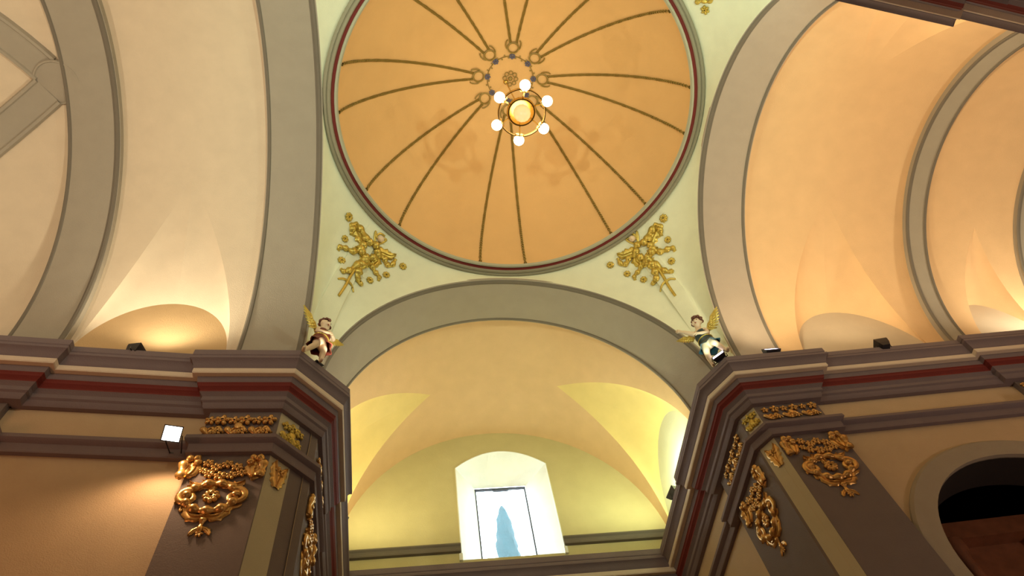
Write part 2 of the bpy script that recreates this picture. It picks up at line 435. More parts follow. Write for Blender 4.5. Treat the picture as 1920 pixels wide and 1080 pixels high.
# crown wreath and centre rosette painted and moulded at the apex
mb = MB()
for k in range(40):
    a = 2*PI*k/40; e = PI/2-.155
    p = domep(a, e+.010*(1 if k % 2 else -1), .008); mb.ball(p, ((.011 if k % 5 == 0 else .007)*U, .007*U, .005*U), N=(0, 0, 1), seg=6)
mb.tube([domep(2*PI*k/48, PI/2-.155, .006) for k in range(49)], .003*U, seg=5)
mb.build('wreath', M['rope'], dome)
mb = MB(); ap_ = domep(0, PI/2*.9999, .012)
for k in range(8):
    a = 2*PI*k/8; c_ = ap_+Vector((math.cos(a), math.sin(a), 0))*.040*U
    mb.tube([c_+Vector((math.cos(b), math.sin(b), 0))*.013*U for b in [2*PI*j/10 for j in range(11)]], .0032*U, seg=5)
mb.ball(ap_, (.016*U, .016*U, .01*U), seg=8)
mb.build('rosette', M['rope'], dome)

# ------------------------------------------------------------------ walls, cornices (swept along the plan)
def offset(path, i, o):
    """mitred offset towards the interior (right of travel)"""
    P = [Vector((a, b)) for a, b in path]; n = len(P)
    def nr(a, b): d = (P[b]-P[a]).normalized(); return Vector((d.y, -d.x))
    if i == 0: N = nr(0, 1); return P[0]+N*o
    if i == n-1: N = nr(n-2, n-1); return P[-1]+N*o
    a, b = nr(i-1, i), nr(i, i+1); s_ = (a+b); L_ = s_.length
    if L_ < 1e-6: return P[i]+a*o
    s_.normalize(); return P[i]+s_*(o/max(.3, s_.dot(a)))
CP = [(-.17, TOP, 0), (.117, TOP, 0), (.117, 2.828, 0), (.113, 2.822, 0), (.121, 2.812, 0), (.121, 2.796, 0), (.112, 2.788, 0), (.103, 2.770, 0), (.099, 2.752, 0), (.096, 2.748, 0), (.096, 2.722, 1), (.093, 2.716, 1),
      (.074, 2.716, 1), (.072, 2.700, 0), (.068, 2.682, 0), (.064, 2.676, 2), (.062, 2.664, 2), (.054, 2.655, 2), (.050, 2.648, 2), (.050, 2.640, 2), (.043, 2.632, 0), (.036, 2.622, 0), (.036, 2.598, 0), (.028, 2.590, 0),
      (.024, 2.570, 0), (.018, 2.560, 0), (-.02, 2.556, 0)]
AP = [(-.02, 2.376, 0), (.034, 2.374, 0), (.036, 2.352, 0), (.030, 2.344, 0), (.018, 2.336, 0), (.016, 2.300, 0), (.020, 2.294, 0), (.018, 2.286, 0), (-.02, 2.284, 0)]
def sweep(path, profile, ps=1, zs=1, zref=TOP, mats=('grey', 'light', 'red'), name='trim', dz=0):
    mb = MB()
    for k in range(len(profile)-1):
        rows = []
        for (o, z, _) in (profile[k], profile[k+1]):
            zz = zref+(z-zref)*zs+dz
            rows.append([S(*offset(path, i, o*ps if o > 0 else o), zz) for i in range(len(path))])
        mb.grid(rows, profile[k+1][2])
    return struct(mb.build(nm(name), [M[x] for x in mats], angle=25))
YL = lambda x: .968+(x+1.49)*.075
CL = [(-4.2, YL(-4.2)), (-2.55, YL(-2.55)), (-2.55, YL(-2.55)-.033), (-2.20, YL(-2.2)-.033), (-2.20, YL(-2.2)), (-1.465, .968), (-1.465, .935), (-1.168, .935), (-1.020, 1.085), (-1.020, 1.52), (-1.045, 1.52), (-1.045, 2.42)]
YR = lambda x: .935-(x-1.5)*.112
CR = [(.99, 2.30), (.99, 1.50), (.965, 1.50), (.965, 1.045), (1.020, .962), (1.338, YR(1.338)-.028), (1.341, YR(1.338)), (2.34, YR(2.34)), (2.337, YR(2.34)-.028), (2.56, YR(2.56)-.028), (2.563, YR(2.56)), (4.2, YR(4.2))]
BR = [(4.2, -.70), (2.56, -.83), (2.56, -.80), (2.34, -.84), (2.34, -.87), (1.37, -.985), (1.37, -.95), (1.06, -.985), (.99, -1.07), (.99, -3.0)]
BL = [(-1.03, -3.0), (-1.03, -1.09), (-1.14, -.98), (-1.49, -.98), (-1.49, -1.02), (-2.20, -1.02), (-2.2, -.99), (-2.55, -.99), (-2.55, -1.02), (-4.2, -1.02)]
sweep(CL, CP); sweep(CL, AP)
RZS = .82
sweep(CR, CP, 1.12, RZS); sweep(CR, AP, 1.1, RZS)
sweep(BR, CP, 1.2, RZS); sweep(BR, AP, 1.1, RZS)
sweep(BL, CP); sweep(BL, AP)
# end wall of the front arm
EY = lambda x: 2.343-.051*x
CE = [(-1.045, EY(-1.045)), (.99, EY(.99))]
sweep(CE, CP); sweep(CE, AP)

def wall(path, name, z0=-EYE/U, z1=TOP, mt='wall'):
    mb = MB()
    for i in range(len(path)-1):
        a, b = path[i], path[i+1]
        mb.face([S(*a, z0), S(*b, z0), S(*b, z1), S(*a, z1)], 0)
    return struct(mb.build(name, M[mt], smooth=False))
wall([(-4.2, YL(-4.2)), (-1.49, .968), (-1.150, .968)], 'wall_left_front')
# the canted corner: a pale strip and a grey band
def chamfer(a, mid1, mid2, b, name):
    mb = MB(); z0 = -EYE/U
    pts = [a, mid1, mid2, b]
    for i, mi in enumerate((1, 0, 1)):
        if (Vector(pts[i])-Vector(pts[i+1])).length < 1e-4: continue
        mb.face([S(*pts[i], z0), S(*pts[i+1], z0), S(*pts[i+1], TOP), S(*pts[i], TOP)], mi)
    return struct(mb.build(name, [M['strip'], M['pil']], smooth=False))
def lerp2(a, b, t): return (a[0]+(b[0]-a[0])*t, a[1]+(b[1]-a[1])*t)
A_, B_ = (-1.168, .935), (-1.020, 1.085)
chamfer(A_, lerp2(A_, B_, .02), lerp2(A_, B_, .50), B_, 'wall_canted_left')
A2, B2 = (.965, 1.045), (1.020, .962)
chamfer(A2, lerp2(A2, B2, .12), lerp2(A2, B2, .98), B2, 'wall_canted_right')
wall([(-1.045, 1.05), (-1.045, EY(-1.045))], 'wall_front_arm_left')
wall([(.99, EY(.99)), (.99, 1.02)], 'wall_front_arm_right')
wall(BR, 'wall_right_back'); wall(BL, 'wall_left_back')
wall([(-1.03, -3.0), (1.0, -3.0)][::-1], 'wall_back', z1=H+1.3)
wall([(4.2, .8), (4.2, -.8)], 'wall_right_end', z1=H+1.1)
# apse wall behind the far left arch
wall([(x0-.95*(r+.03)*math.sin(PI*k/16), c-(r+.03)*math.cos(PI*k/16)) for k in range(17)], 'wall_apse', z1=H+.02, mt='wall')

def pilaster(pts, name=None):
    """pts plan polyline of the three faces"""
    mb = MB(); z0 = -EYE/U
    for i in range(len(pts)-1):
        mb.face([S(*pts[i], z0), S(*pts[i+1], z0), S(*pts[i+1], TOP-.02), S(*pts[i], TOP-.02)])
    return struct(mb.build(nm('trim'), M['pil'], smooth=False))
pilaster([(-1.455, .966), (-1.455, .935), (-1.168, .935)])
pilaster([(-1.020, 1.085), (-1.020, 1.44), (-1.046, 1.44)])
pilaster([(-2.53, YL(-2.53)+.001), (-2.53, YL(-2.53)-.03), (-2.23, YL(-2.23)-.03), (-2.23, YL(-2.23)+.001)])
pilaster([(.991, 1.44), (.965, 1.44), (.965, 1.045)])
pilaster([(1.020, .962), (1.325, YR(1.325)-.028), (1.328, YR(1.325)+.002)])
pilaster([(2.37, YR(2.37)+.001), (2.367, YR(2.37)-.026), (2.53, YR(2.53)-.026), (2.532, YR(2.53)+.001)])

# right nave wall with its arched opening
def right_wall():
    z0 = -EYE/U; mb = MB()
    yw = YR
    cx_, rr, zc = 1.93, .53, 1.615
    xs = []
    N = 40
    inner = [(cx_-rr*math.cos(PI*k/N), zc+rr*math.sin(PI*k/N)) for k in range(N+1)]
    outer_w = [(cx_-(rr+.13)*math.cos(PI*k/N), zc+(rr+.13)*math.sin(PI*k/N)) for k in range(N+1)]
    P = lambda x, z, d=0: S(x+.112*d, yw(x)+d, z)
    # wall around the opening
    mb.face([P(1.00, z0), P(cx_-rr, z0), P(cx_-rr, TOP), P(1.00, TOP)])
    mb.face([P(cx_+rr, z0), P(4.2, z0), P(4.2, TOP), P(cx_+rr, TOP)])
    for k in range(N): 
        a, b = inner[k], inner[k+1]
        mb.face([P(*a), P(*b), P(b[0], TOP), P(a[0], TOP)])
    wl = struct(mb.build('wall_right_front', M['wall'], smooth=False))
    # archivolt band
    mb = MB()
    prof_ = [(0, .004), (0, -.020), (.085, -.020), (.098, -.012), (.10, .004)]
    def ring_at(k, o): return (cx_-(rr+o)*math.cos(PI*k/N), zc+(rr+o)*math.sin(PI*k/N))
    rows = []
    for (o, d) in prof_:
        row = [P(cx_-(rr+o), z0, d)]+[P(*ring_at(k, o), d) for k in range(N+1)]+[P(cx_+(rr+o), z0, d)]
        rows.append(row)
    mb.grid(rows); struct(mb.build(nm('trim'), M['arch'], angle=30))
    # tunnel and the dim chapel behind
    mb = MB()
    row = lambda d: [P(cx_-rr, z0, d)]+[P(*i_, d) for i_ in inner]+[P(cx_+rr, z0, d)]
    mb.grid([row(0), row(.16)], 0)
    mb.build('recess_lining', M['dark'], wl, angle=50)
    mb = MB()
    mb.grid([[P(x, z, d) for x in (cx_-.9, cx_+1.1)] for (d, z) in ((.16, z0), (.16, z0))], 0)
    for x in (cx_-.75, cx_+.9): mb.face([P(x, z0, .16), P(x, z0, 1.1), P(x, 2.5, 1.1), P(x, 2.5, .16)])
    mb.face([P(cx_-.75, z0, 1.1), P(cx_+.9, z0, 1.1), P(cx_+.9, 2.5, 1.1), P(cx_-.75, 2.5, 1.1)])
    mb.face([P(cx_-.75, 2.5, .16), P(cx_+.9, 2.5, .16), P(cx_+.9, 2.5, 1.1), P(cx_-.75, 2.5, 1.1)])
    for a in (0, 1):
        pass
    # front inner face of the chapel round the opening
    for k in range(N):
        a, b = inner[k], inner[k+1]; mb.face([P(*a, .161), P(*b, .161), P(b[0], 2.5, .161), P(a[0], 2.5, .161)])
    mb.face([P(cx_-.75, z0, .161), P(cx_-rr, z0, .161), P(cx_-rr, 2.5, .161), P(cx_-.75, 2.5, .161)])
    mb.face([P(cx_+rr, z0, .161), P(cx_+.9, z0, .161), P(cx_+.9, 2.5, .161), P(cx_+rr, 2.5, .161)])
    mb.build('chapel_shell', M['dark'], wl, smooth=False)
    return P, cx_, rr, zc
PW, pcx, prr, pzc = right_wall()
def altarpiece():
    P = PW; root = thing('altarpiece', P(pcx, 0, .34), 'dim reddish wooden altarpiece inside the arched opening, right', 'altarpiece')
    def bx(n_, x0_, x1_, z0_, z1_, d0, d1, mt='wood'):
        mb = MB(); o = P(x0_, z0_, d0); mb.box(o, P(x1_, z0_, d0)-o, P(x0_, z0_, d1)-o, Vector((0, 0, (z1_-z0_)*U))); return mb.build(n_, M[mt], root, smooth=False)
    zb = -EYE/U
    bx('back_panel', pcx-.6, pcx+.75, zb, 2.10, .40, .44)
    for x in (-.52, -.20, .22, .56):
        mb = MB(); mb.tube([P(pcx+x, z, .36) for z in (zb, .2, .22, 1.2, 1.92, 1.97, 2.02)], [.17, .17, .13, .125, .11, .17, .17], seg=16); mb.build('column', M['wood'], root)
    bx('entablature', pcx-.62, pcx+.78, 2.02, 2.11, .33, .42)
altarpiece()
d = bpy.data.lights.new('chapel_fill', 'POINT'); d.energy = 16; d.color = (1, .5, .25); d.shadow_soft_size = .15  # unseen lamp added to light the altarpiece
o = bpy.data.objects.new('chapel_fill', d); COL.objects.link(o); o.location = PW(pcx-.1, .9, .14)

# floor
mb = MB(); z0 = -EYE/U
mb.box(S(-4.4, -3.2, z0-.06), Vector((8.9*U, 0, 0)), Vector((0, 5.9*U, 0)), Vector((0, 0, .06*U)))
struct(mb.build('floor', M['floor'], smooth=False))

# unseen box shell added over the vaults to block sky light
mb = MB(); zt_ = RZ+DH+.25
mb.face([S(-4.6, -3.3, zt_), S(4.6, -3.3, zt_), S(4.6, 2.75, zt_), S(-4.6, 2.75, zt_)])
for a, b in (((-4.6, -3.3), (4.6, -3.3)), ((4.6, -3.3), (4.6, 2.75)), ((-4.6, 2.75), (-4.6, -3.3))): mb.face([S(*a, -EYE/U), S(*b, -EYE/U), S(*b, zt_), S(*a, zt_)])
mb.face([S(-4.6, 2.75, 4.3), S(4.6, 2.75, 4.3), S(4.6, 2.75, zt_), S(-4.6, 2.75, zt_)])
for a, b in ((-4.6, -.7), (.8, 4.6)): mb.face([S(a, 2.75, -EYE/U), S(b, 2.75, -EYE/U), S(b, 2.75, 4.3), S(a, 2.75, 4.3)])
struct(mb.build('roof_sky_block', M['wall'], smooth=False))

# ------------------------------------------------------------------ end wall with the window niche
def end_wall():
    P = lambda x, z, d=0: S(x+.051*d, EY(x)+d, z)
    zs, zt = 2.985, 3.745          # sill, springing of the flat arch
    xl, xr = -.287, .333; cxw = (xl+xr)/2; hwid = (xr-xl)/2
    top = [(cxw+hwid*s_, zt+.02+.145*(1-s_*s_)) for s_ in [-1+2*k/16 for k in range(17)]]
    mb = MB(); ZT = H+1.2
    mb.face([P(-1.10, TOP), P(xl, TOP), P(xl, ZT), P(-1.10, ZT)]); mb.face([P(xr, TOP), P(1.07, TOP), P(1.07, ZT), P(xr, ZT)])
    mb.face([P(xl, TOP), P(xr, TOP), P(xr, zs), P(xl, zs)])
    for k in range(16):
        a, b = top[k], top[k+1]; mb.face([P(*a), P(*b), P(b[0], ZT), P(a[0], ZT)])
    wl = struct(mb.build('wall_front_end', M['olive'], smooth=False))
    wb = MB(); wb.face([P(-1.10, z0), P(1.07, z0), P(1.07, TOP), P(-1.10, TOP)]); struct(wb.build('wall_front_end_lower', M['wall'], smooth=False))
    # splayed reveal
    D_ = .215; fl, fr_, fz0, fz1 = -.155, .205, 2.985, 3.79
    inn = lambda t: (fl+(fr_-fl)*t, fz1)
    mb = MB()
    mb.grid([[P(*top[k]) for k in range(17)], [P(*inn(k/16), D_) for k in range(17)]])
    mb.face([P(xl, zs), P(*top[0]), P(fl, fz1, D_), P(fl, fz0, D_)]); mb.face([P(*top[-1]), P(xr, zs), P(fr_, fz0, D_), P(fr_, fz1, D_)])
    mb.face([P(xl, zs), P(xr, zs), P(fr_, fz0, D_), P(fl, fz0, D_)])
    # thick rim standing a little proud of the wall
    rim_o = [(xl-.006, zs-.012)]+[(xl-.006, top[0][1])]+[(x, z+.006) for x, z in top]+[(xr+.006, top[-1][1]), (xr+.006, zs-.012)]
    rim_i = [(xl, zs-.012)]+[(xl, top[0][1])]+top+[(xr, top[-1][1]), (xr, zs-.012)]
    mb.grid([[P(*p, 0) for p in rim_o], [P(*p, -.008) for p in rim_o], [P(*p, -.008) for p in rim_i], [P(*p, 0) for p in rim_i]])
    wn = struct(mb.build('window_1', M['white'], angle=30))
    for sgn, xx, fx in ((-1, xl, fl), (1, xr, fr_)):
        mb = MB(); mb.box(P(xx-.016 if sgn < 0 else xx-.004, zs-.012, -.016), Vector((.020*U, 0, 0)), Vector((0, .02*U, 0)), Vector((0, 0, .05*U))); mb.build('sill_corner', M['white'], wn, smooth=False)
    # frame
    mb = MB(); t = .010; fd = D_+.004
    def bar(x0_, z0_, x1_, z1_): 
        mb.box(P(x0_, z0_, fd), P(x1_, z0_, fd)-P(x0_, z0_, fd), Vector((0, .02*U, 0)), Vector((0, 0, (z1_-z0_)*U)))
    bar(fl, fz0, fl+t, fz1); bar(fr_-t, fz0, fr_, fz1); bar(fl, fz1-t, fr_, fz1); bar(fl, fz0, fr_, fz0+t)
    bar(fl+.13, fz1-.020, fl+.24, fz1-t)
    fo = mb.build('window_frame', M['frame'], wn, smooth=False)
    mb = MB(); mb.face([P(fl, fz0, fd+.01), P(fr_, fz0, fd+.01), P(fr_, fz1, fd+.01), P(fl, fz1, fd+.01)]); mb.build('pane', M['glass'], fo, smooth=False)
    # outside thickness of the wall round the opening
    # string course either side of the window
    for a, b in ((-1.05, xl-.004), (xr+.004, 1.01)):
        mb = MB(); pr = [(0, 3.10), (-.022, 3.098), (-.026, 3.086), (-.016, 3.076), (-.014, 3.060), (-.020, 3.052), (-.018, 3.040), (0, 3.036)]
        mb.grid([[P(a, z, d), P(b, z, d)] for d, z in pr]); struct(mb.build(nm('trim'), M['mould'], angle=25))
    return P
PE = end_wall()

# cypress outside the window
def cypress():
    v = ray(940, 948); t = ((5.2*U)-CAM.y)/v.y; tip = CAM+v*t
    v2 = ray(951, 1040); t2 = ((5.2*U)-CAM.y)/v2.y; lowp = CAM+v2*t2
    rad = .040*(tip-CAM).length*.32
    base = Vector((lowp.x, lowp.y, 0)); hgt = tip.z
    root = thing('cypress_tree', (tip.x, tip.y, 0), 'tall slim cypress standing outside behind the window glass', 'tree')
    mb = MB(); rows = []
    for i in range(90):
        s_ = i/89; z = .8+(hgt-.8)*s_
        dd = hgt-z; rr = rad*min(1, (dd/2.2)**.5)*(1 if s_ < 1 else .01)+.01
        rows.append([Vector((tip.x+rr*(1+.12*math.sin(7*a+i*1.3)+random.uniform(-.08, .08))*math.cos(a), tip.y+rr*(1+.1*math.cos(5*a+i))*math.sin(a), z+random.uniform(-.05, .05))) for a in [2*PI*k/18 for k in range(18)]])
    mb.grid(rows, closed=True); mb.build('foliage', M['leaf'], root)
    mb = MB(); mb.tube([Vector((tip.x, tip.y, -.0)), Vector((tip.x, tip.y, 1.6))], [.3, .22], seg=10); mb.build('trunk', M['wood'], root)
cypress()
mb = MB(); mb.face([Vector((-40, 2.75*U, -.05)), Vector((40, 2.75*U, -.05)), Vector((40, 60, -.05)), Vector((-40, 60, -.05))]); struct(mb.build('ground', M['floor'], smooth=False))

# ------------------------------------------------------------------ ornament kit
def smooth_path(pts, n=6):
    out = []; P = [Vector(p) for p in pts]
    for i in range(len(P)-1):
        p0, p1, p2, p3 = P[max(0, i-1)], P[i], P[i+1], P[min(len(P)-1, i+2)]
        for k in range(n):
            t = k/n; out.append(.5*((2*p1)+(p2-p0)*t+(2*p0-5*p1+4*p2-p3)*t*t+(3*p1-p0-3*p2+p3)*t**3))
    out.append(P[-1]); return out
def stroke(mb, pts, r0, r1, place, lobes=0, lift=.5, flat=.7, n=6, seg=7):
    """relief stroke over a surface; pts in the surface's own 2D, radii in metres"""
    P = smooth_path([Vector((a, b)) for a, b in pts], n); L_ = len(P)-1; Q = []; N = []; R = []
    for i, p in enumerate(P):
        q, nn = place(p.x, p.y); t = i/L_; rr = (r0+(r1-r0)*t)*(1+(.28*math.sin(lobes*2*PI*t) if lobes else 0))
        Q.append(q+nn*rr*lift); N.append(nn); R.append(rr)
    mb.tube(Q, R, nrm=N, seg=seg, flat=flat)
def leafy(mb, pts, width, place, n=6, lift=.3):
    """acanthus leaf: lobed edges, raised midrib, curled tip; pts = midrib"""
    P = smooth_path([Vector((a, b)) for a, b in pts], n); L_ = len(P)-1; rows = []
    for i, p in enumerate(P):
        t = i/L_; q, nn = place(p.x, p.y); q2, _ = place(*(P[min(L_, i+1)])); q1, _ = place(*(P[max(0, i-1)]))
        tan = (q2-q1).normalized(); side = tan.cross(nn).normalized()
        w_ = width*(math.sin(PI*min(1, .12+t*.88))**.7)*(1+.22*math.sin(t*PI*9))
        up_ = width*(.45+.5*t*t)
        rows.append([q+side*w_*s_+nn*(up_*h_) for s_, h_ in ((-1, .02), (-.8, .35), (-.4, .55), (-.12, .5), (0, .95), (.12, .5), (.4, .55), (.8, .35), (1, .02))])
    mb.grid(rows)
def rosette(mb, a, b, r, place, petals=6, hole=True):
    q, nn = place(a, b); T = nn.orthogonal().normalized(); B = nn.cross(T)
    for k in range(petals):
        d = T*math.cos(2*PI*k/petals)+B*math.sin(2*PI*k/petals)
        mb.ball(q+d*r*.62+nn*r*.25, (r*.42, r*.34, r*.30), N=nn, T=d, seg=8)
    mb.tube([q+(T*math.cos(x)+B*math.sin(x))*r*.30+nn*r*.42 for x in [2*PI*k/10 for k in range(11)]], r*.13, nrm=[nn]*11, seg=5)
def spiral(cx_, cy_, r, turns, start, n=16, shrink=.25):
    return [(cx_+r*(1-(1-shrink)*k/n)*math.cos(start+turns*2*PI*k/n), cy_+r*(1-(1-shrink)*k/n)*math.sin(start+turns*2*PI*k/n)) for k in range(n+1)]

# pendentive reliefs: drawn on the curved surface
def on(key):
    bvh = pends[key]
    def f(px, py):
        d = ray(px, py); hit, n_, _, dist_ = bvh.ray_cast(CAM, d)
        if hit is None: 
            hit, n_, _, _ = bvh.find_nearest(CAM+d*4.6*U)
        if n_.dot(d) > 0: n_ = -n_
        return hit, n_
    return f
def pend_relief(f, tr, label, where):
    """f surface, tr maps the left-hand drawing to this pendentive"""
    g_ = lambda a, b: f(*tr(a, b))
    q, nn = f(*tr(691, 470))
    root = thing('gilt_relief', q, label, 'relief ornament', 'gilt reliefs on the pendentives')
    s_ = .012*U/3.5
    K = 4.6*U/FPX; KP = K; K = K*1.28     # metres per pixel there, stucco built up thick
    def part(name, fn, mt='gold'):
        mb = MB(); fn(mb); mb.build(name, M[mt], root, angle=60)
    part('wreath', lambda mb: stroke(mb, [(691+15*math.cos(a), 470+15*math.sin(a)) for a in [2*PI*k/12 for k in range(13)]], 5.0*K, 5.0*K, g_, lobes=7, flat=.8, n=4))
    part('leaf_scroll', lambda mb: (leafy(mb, [(680, 462), (674, 446), (667, 432), (667, 420)], 8*K, g_), leafy(mb, [(682, 456), (672, 430), (662, 424), (657, 436)], 7*K, g_), stroke(mb, [(684, 452), (680, 438), (670, 427), (660, 430), (658, 441)], 6*K, 3.5*K, g_, 3)))
    part('leaf_scroll', lambda mb: (leafy(mb, [(702, 472), (716, 474), (730, 480), (742, 478)], 8*K, g_), stroke(mb, [(704, 478), (718, 484), (724, 496), (734, 498), (741, 486)], 5*K, 3*K, g_, 4)))
    part('leaf_scroll', lambda mb: (leafy(mb, [(684, 478), (676, 470), (664, 464)], 7*K, g_), stroke(mb, [(678, 466), (664, 472), (650, 468), (638, 463), (633, 469)], 5*K, 3*K, g_, 4)))
    part('leaf_scroll', lambda mb: (leafy(mb, [(692, 482), (682, 492), (672, 500)], 9*K, g_), leafy(mb, [(698, 484), (700, 494), (690, 500)], 7*K, g_), stroke(mb, [(686, 486), (672, 494), (656, 506), (644, 510), (638, 505)], 5*K, 3*K, g_, 4)))
    part('leaf_scroll', lambda mb: stroke(mb, [(678, 495), (672, 508), (668, 520), (674, 532), (678, 530)], 6*K, 3*K, g_, 4))
    part('leaf_scroll', lambda mb: (leafy(mb, [(702, 480), (706, 490), (696, 500)], 8*K, g_), stroke(mb, [(702, 484), (697, 498), (702, 510), (710, 519), (709, 527)], 4.5*K, 2.5*K, g_, 4)))
    part('crown', lambda mb: (stroke(mb, [(704, 458), (702, 446), (704, 434), (706, 446), (714, 454)], 1.8*K, 1.5*K, g_), stroke(mb, [(702, 458), (714, 456), (724, 450), (716, 446)], 2.0*K, 1.4*K, g_), stroke(mb, [(706, 442), (713, 438), (721, 443)], 1.6*K, 1.6*K, g_)))
    part('cherub_head', lambda mb: (mb.ball(g_(712, 449)[0]+g_(712, 449)[1]*4*KP, 6.5*KP, seg=12), mb.ball(g_(712, 451)[0]+g_(712, 451)[1]*10*KP, (1.6*KP, 1.6*KP, 2*KP), seg=6)), 'skin')
    part('arrow_shaft', lambda mb: stroke(mb, [(667, 500), (656, 518), (646, 537), (634, 555)], 2.6*K, 2.0*K, g_))
    part('arrow_barb', lambda mb: (stroke(mb, [(633, 523), (643, 523), (652, 528)], 1.3*K, 2.2*K, g_), stroke(mb, [(652, 528), (659, 536), (662, 548)], 2.2*K, 1.3*K, g_)))
    for i, (a, b, r_, w_) in enumerate([(653, 407, 8.5, 'uppermost, by the dome ring'), (646, 448, 7, 'second from the top, on the outer side'), (640, 489, 7.5, 'beside the lower outer scroll'), (755, 500, 7.5, 'farthest out towards the front arch crown'), (724, 516, 7, 'second from the arch crown'), (693, 526, 7, 'lowest, near the arrow')]):
        mb = MB(); rosette(mb, a, b, r_*KP, g_, 8)
        o = mb.build('rosette_boss', M['gold'], angle=60)
        tag(o, 'small gilded rosette on the %s pendentive, %s' % (where, w_), 'rosette', 'gilt rosettes round the %s relief' % where)
mirrorx = lambda a, b: (1900-a+(b-470)*.015, b+2)
def trR(a, b):
    # right-hand pendentive: the mirror image, measured on the photograph
    u, v = (a-691), (b-470)
    return 1208-u*1.0+v*.02, 470+v*.98-u*.03
pend_relief(on('FL'), lambda a, b: (a, b), 'gilded scroll relief with arrow on the left pendentive, beside the dome', 'left')
pend_relief(on('FR'), trR, 'gilded scroll relief with arrow on the right pendentive, beside the dome', 'right')
# its sister on the rear right pendentive, of which the tip shows at the top edge
fb = on('BR'); K = 4.6*U/FPX
mb = MB(); rosette(mb, 1323, 18, 8*K, fb); tag(mb.build('rosette_boss', M['gold'], angle=60), 'small gilded rosette on the rear right pendentive, at the top edge of the picture', 'rosette')
q, nn = fb(1318, 0); root = thing('gilt_relief', q, 'tip of a gilded leaf relief on the rear right pendentive, top edge of picture', 'relief ornament')
mb = MB(); stroke(mb, [(1306, 3), (1318, 1), (1330, 3), (1338, -4)], 4*K, 2.5*K, fb, 3); mb.build('leaf_scroll', M['gold'], root, angle=60)
mb = MB(); leafy(mb, [(1318, 2), (1322, -12), (1316, -26)], 8*K, fb); mb.build('leaf_scroll', M['gold'], root, angle=60)

# flat ornaments on pilasters and friezes
def frame(a, b, z, flip=False):
    """a, b plan points (left to right as the viewer faces the wall); returns place(u 0..1, v metres-ish in units above z)"""
    A3, B3 = Vector((*a, 0)), Vector((*b, 0)); t = (B3-A3); n = Vector((t.y, -t.x, 0)).normalized()
    def f(u, v):
        p = A3+t*u; return S(p.x, p.y, z+v)+n*.004, n
    return f, (B3-A3).length*U, n
def capital(a, b, ztop, h, label, group=None, mt='goldD', narrow=False):
    f, W, n = frame(a, b, ztop)
    g_ = lambda u, v: f(u, v*h)           # v 0 .. -1
    c_, _ = f(.5, -h*.5)
    root = thing('capital_ornament', c_, label, 'capital ornament', group)
    k = W
    def part(name, fn, mt_=mt):
        mb = MB(); fn(mb); mb.build(name, M[mt_], root, angle=60)
    if narrow:
        part('acanthus_leaf', lambda mb: (leafy(mb, [(.5, -.9), (.4, -.5), (.15, -.1)], k*.30, g_), leafy(mb, [(.5, -.9), (.6, -.5), (.85, -.1)], k*.30, g_)))
        part('flower', lambda mb: rosette(mb, .5, -.35, k*.30, g_, 5)); return root
    r_ = k*.045
    part('scroll', lambda mb: (stroke(mb, [(.02, -.30), (.0, -.12), (.08, -.03), (.17, -.06), (.15, -.14)], r_*1.3, r_, g_, 5), leafy(mb, [(.10, -.05), (.16, -.16), (.10, -.30)], k*.075, g_), leafy(mb, [(.05, -.06), (.03, -.2), (.0, -.31)], k*.06, g_)))
    part('scroll', lambda mb: (stroke(mb, [(.98, -.30), (1.0, -.12), (.92, -.03), (.83, -.06), (.85, -.14)], r_*1.3, r_, g_, 5), leafy(mb, [(.90, -.05), (.84, -.16), (.90, -.30)], k*.075, g_), leafy(mb, [(.96, -.06), (.97, -.2), (.9, -.34)], k*.07, g_)))
    part('garland', lambda mb: [rosette(mb, u, v, k*s_, g_, 6) for u, v, s_ in ((.30, -.10, .075), (.42, -.16, .08), (.55, -.12, .08), (.68, -.16, .08), (.36, -.25, .075), (.50, -.28, .085), (.64, -.27, .075), (.76, -.24, .07), (.27, -.2, .06))])
    part('acanthus_leaf', lambda mb: (leafy(mb, [(.5, -.35), (.30, -.40), (.16, -.36)], k*.07, g_), leafy(mb, [(.5, -.35), (.70, -.40), (.84, -.36)], k*.07, g_), leafy(mb, [(.5, -.33), (.45, -.42), (.47, -.5)], k*.06, g_)))
    part('wreath', lambda mb: (stroke(mb, [(.48+.30*math.cos(x), -.55+.17*math.sin(x)) for x in [2*PI*i/14 for i in range(15)]], r_*1.15, r_*1.15, g_, lobes=11, n=5), stroke(mb, spiral(.20, -.55, .13, 1.3, 1.2), r_*1.1, r_*.6, lambda u, v: g_(u, -.55+(v+.55)*k/U/h), n=3), stroke(mb, spiral(.77, -.55, .13, -1.3, PI-1.2), r_*1.1, r_*.6, lambda u, v: g_(u, -.55+(v+.55)*k/U/h), n=3)))
    def wl(mb):
        for i in range(13):
            x = 2*PI*i/13+.2; ca, sa_ = math.cos(x), math.sin(x)
            leafy(mb, [(.48+.24*ca, -.55+.14*sa_), (.48+.36*math.cos(x+.12), -.55+.20*math.sin(x+.12)), (.48+.43*math.cos(x+.35), -.55+.24*math.sin(x+.35))], k*.038, g_, 4)
    part('wreath_leaves', wl)
    part('flower', lambda mb: rosette(mb, .48, -.55, k*.11, g_, 8))
    part('acanthus_leaf', lambda mb: (leafy(mb, [(.22, -.66), (.32, -.78), (.47, -.80)], k*.075, g_), leafy(mb, [(.74, -.66), (.63, -.78), (.48, -.80)], k*.075, g_), leafy(mb, [(.48, -.68), (.47, -.76), (.48, -.86)], k*.07, g_)))
    part('pendant', lambda mb: (stroke(mb, [(.48, -.82), (.47, -.90), (.48, -.99)], r_*.9, r_*.45, g_, 2), rosette(mb, .48, -.985, k*.05, g_, 5), leafy(mb, [(.48, -.90), (.40, -.94), (.36, -1.0)], k*.035, g_), leafy(mb, [(.48, -.90), (.56, -.94), (.60, -1.0)], k*.035, g_)))
    return root
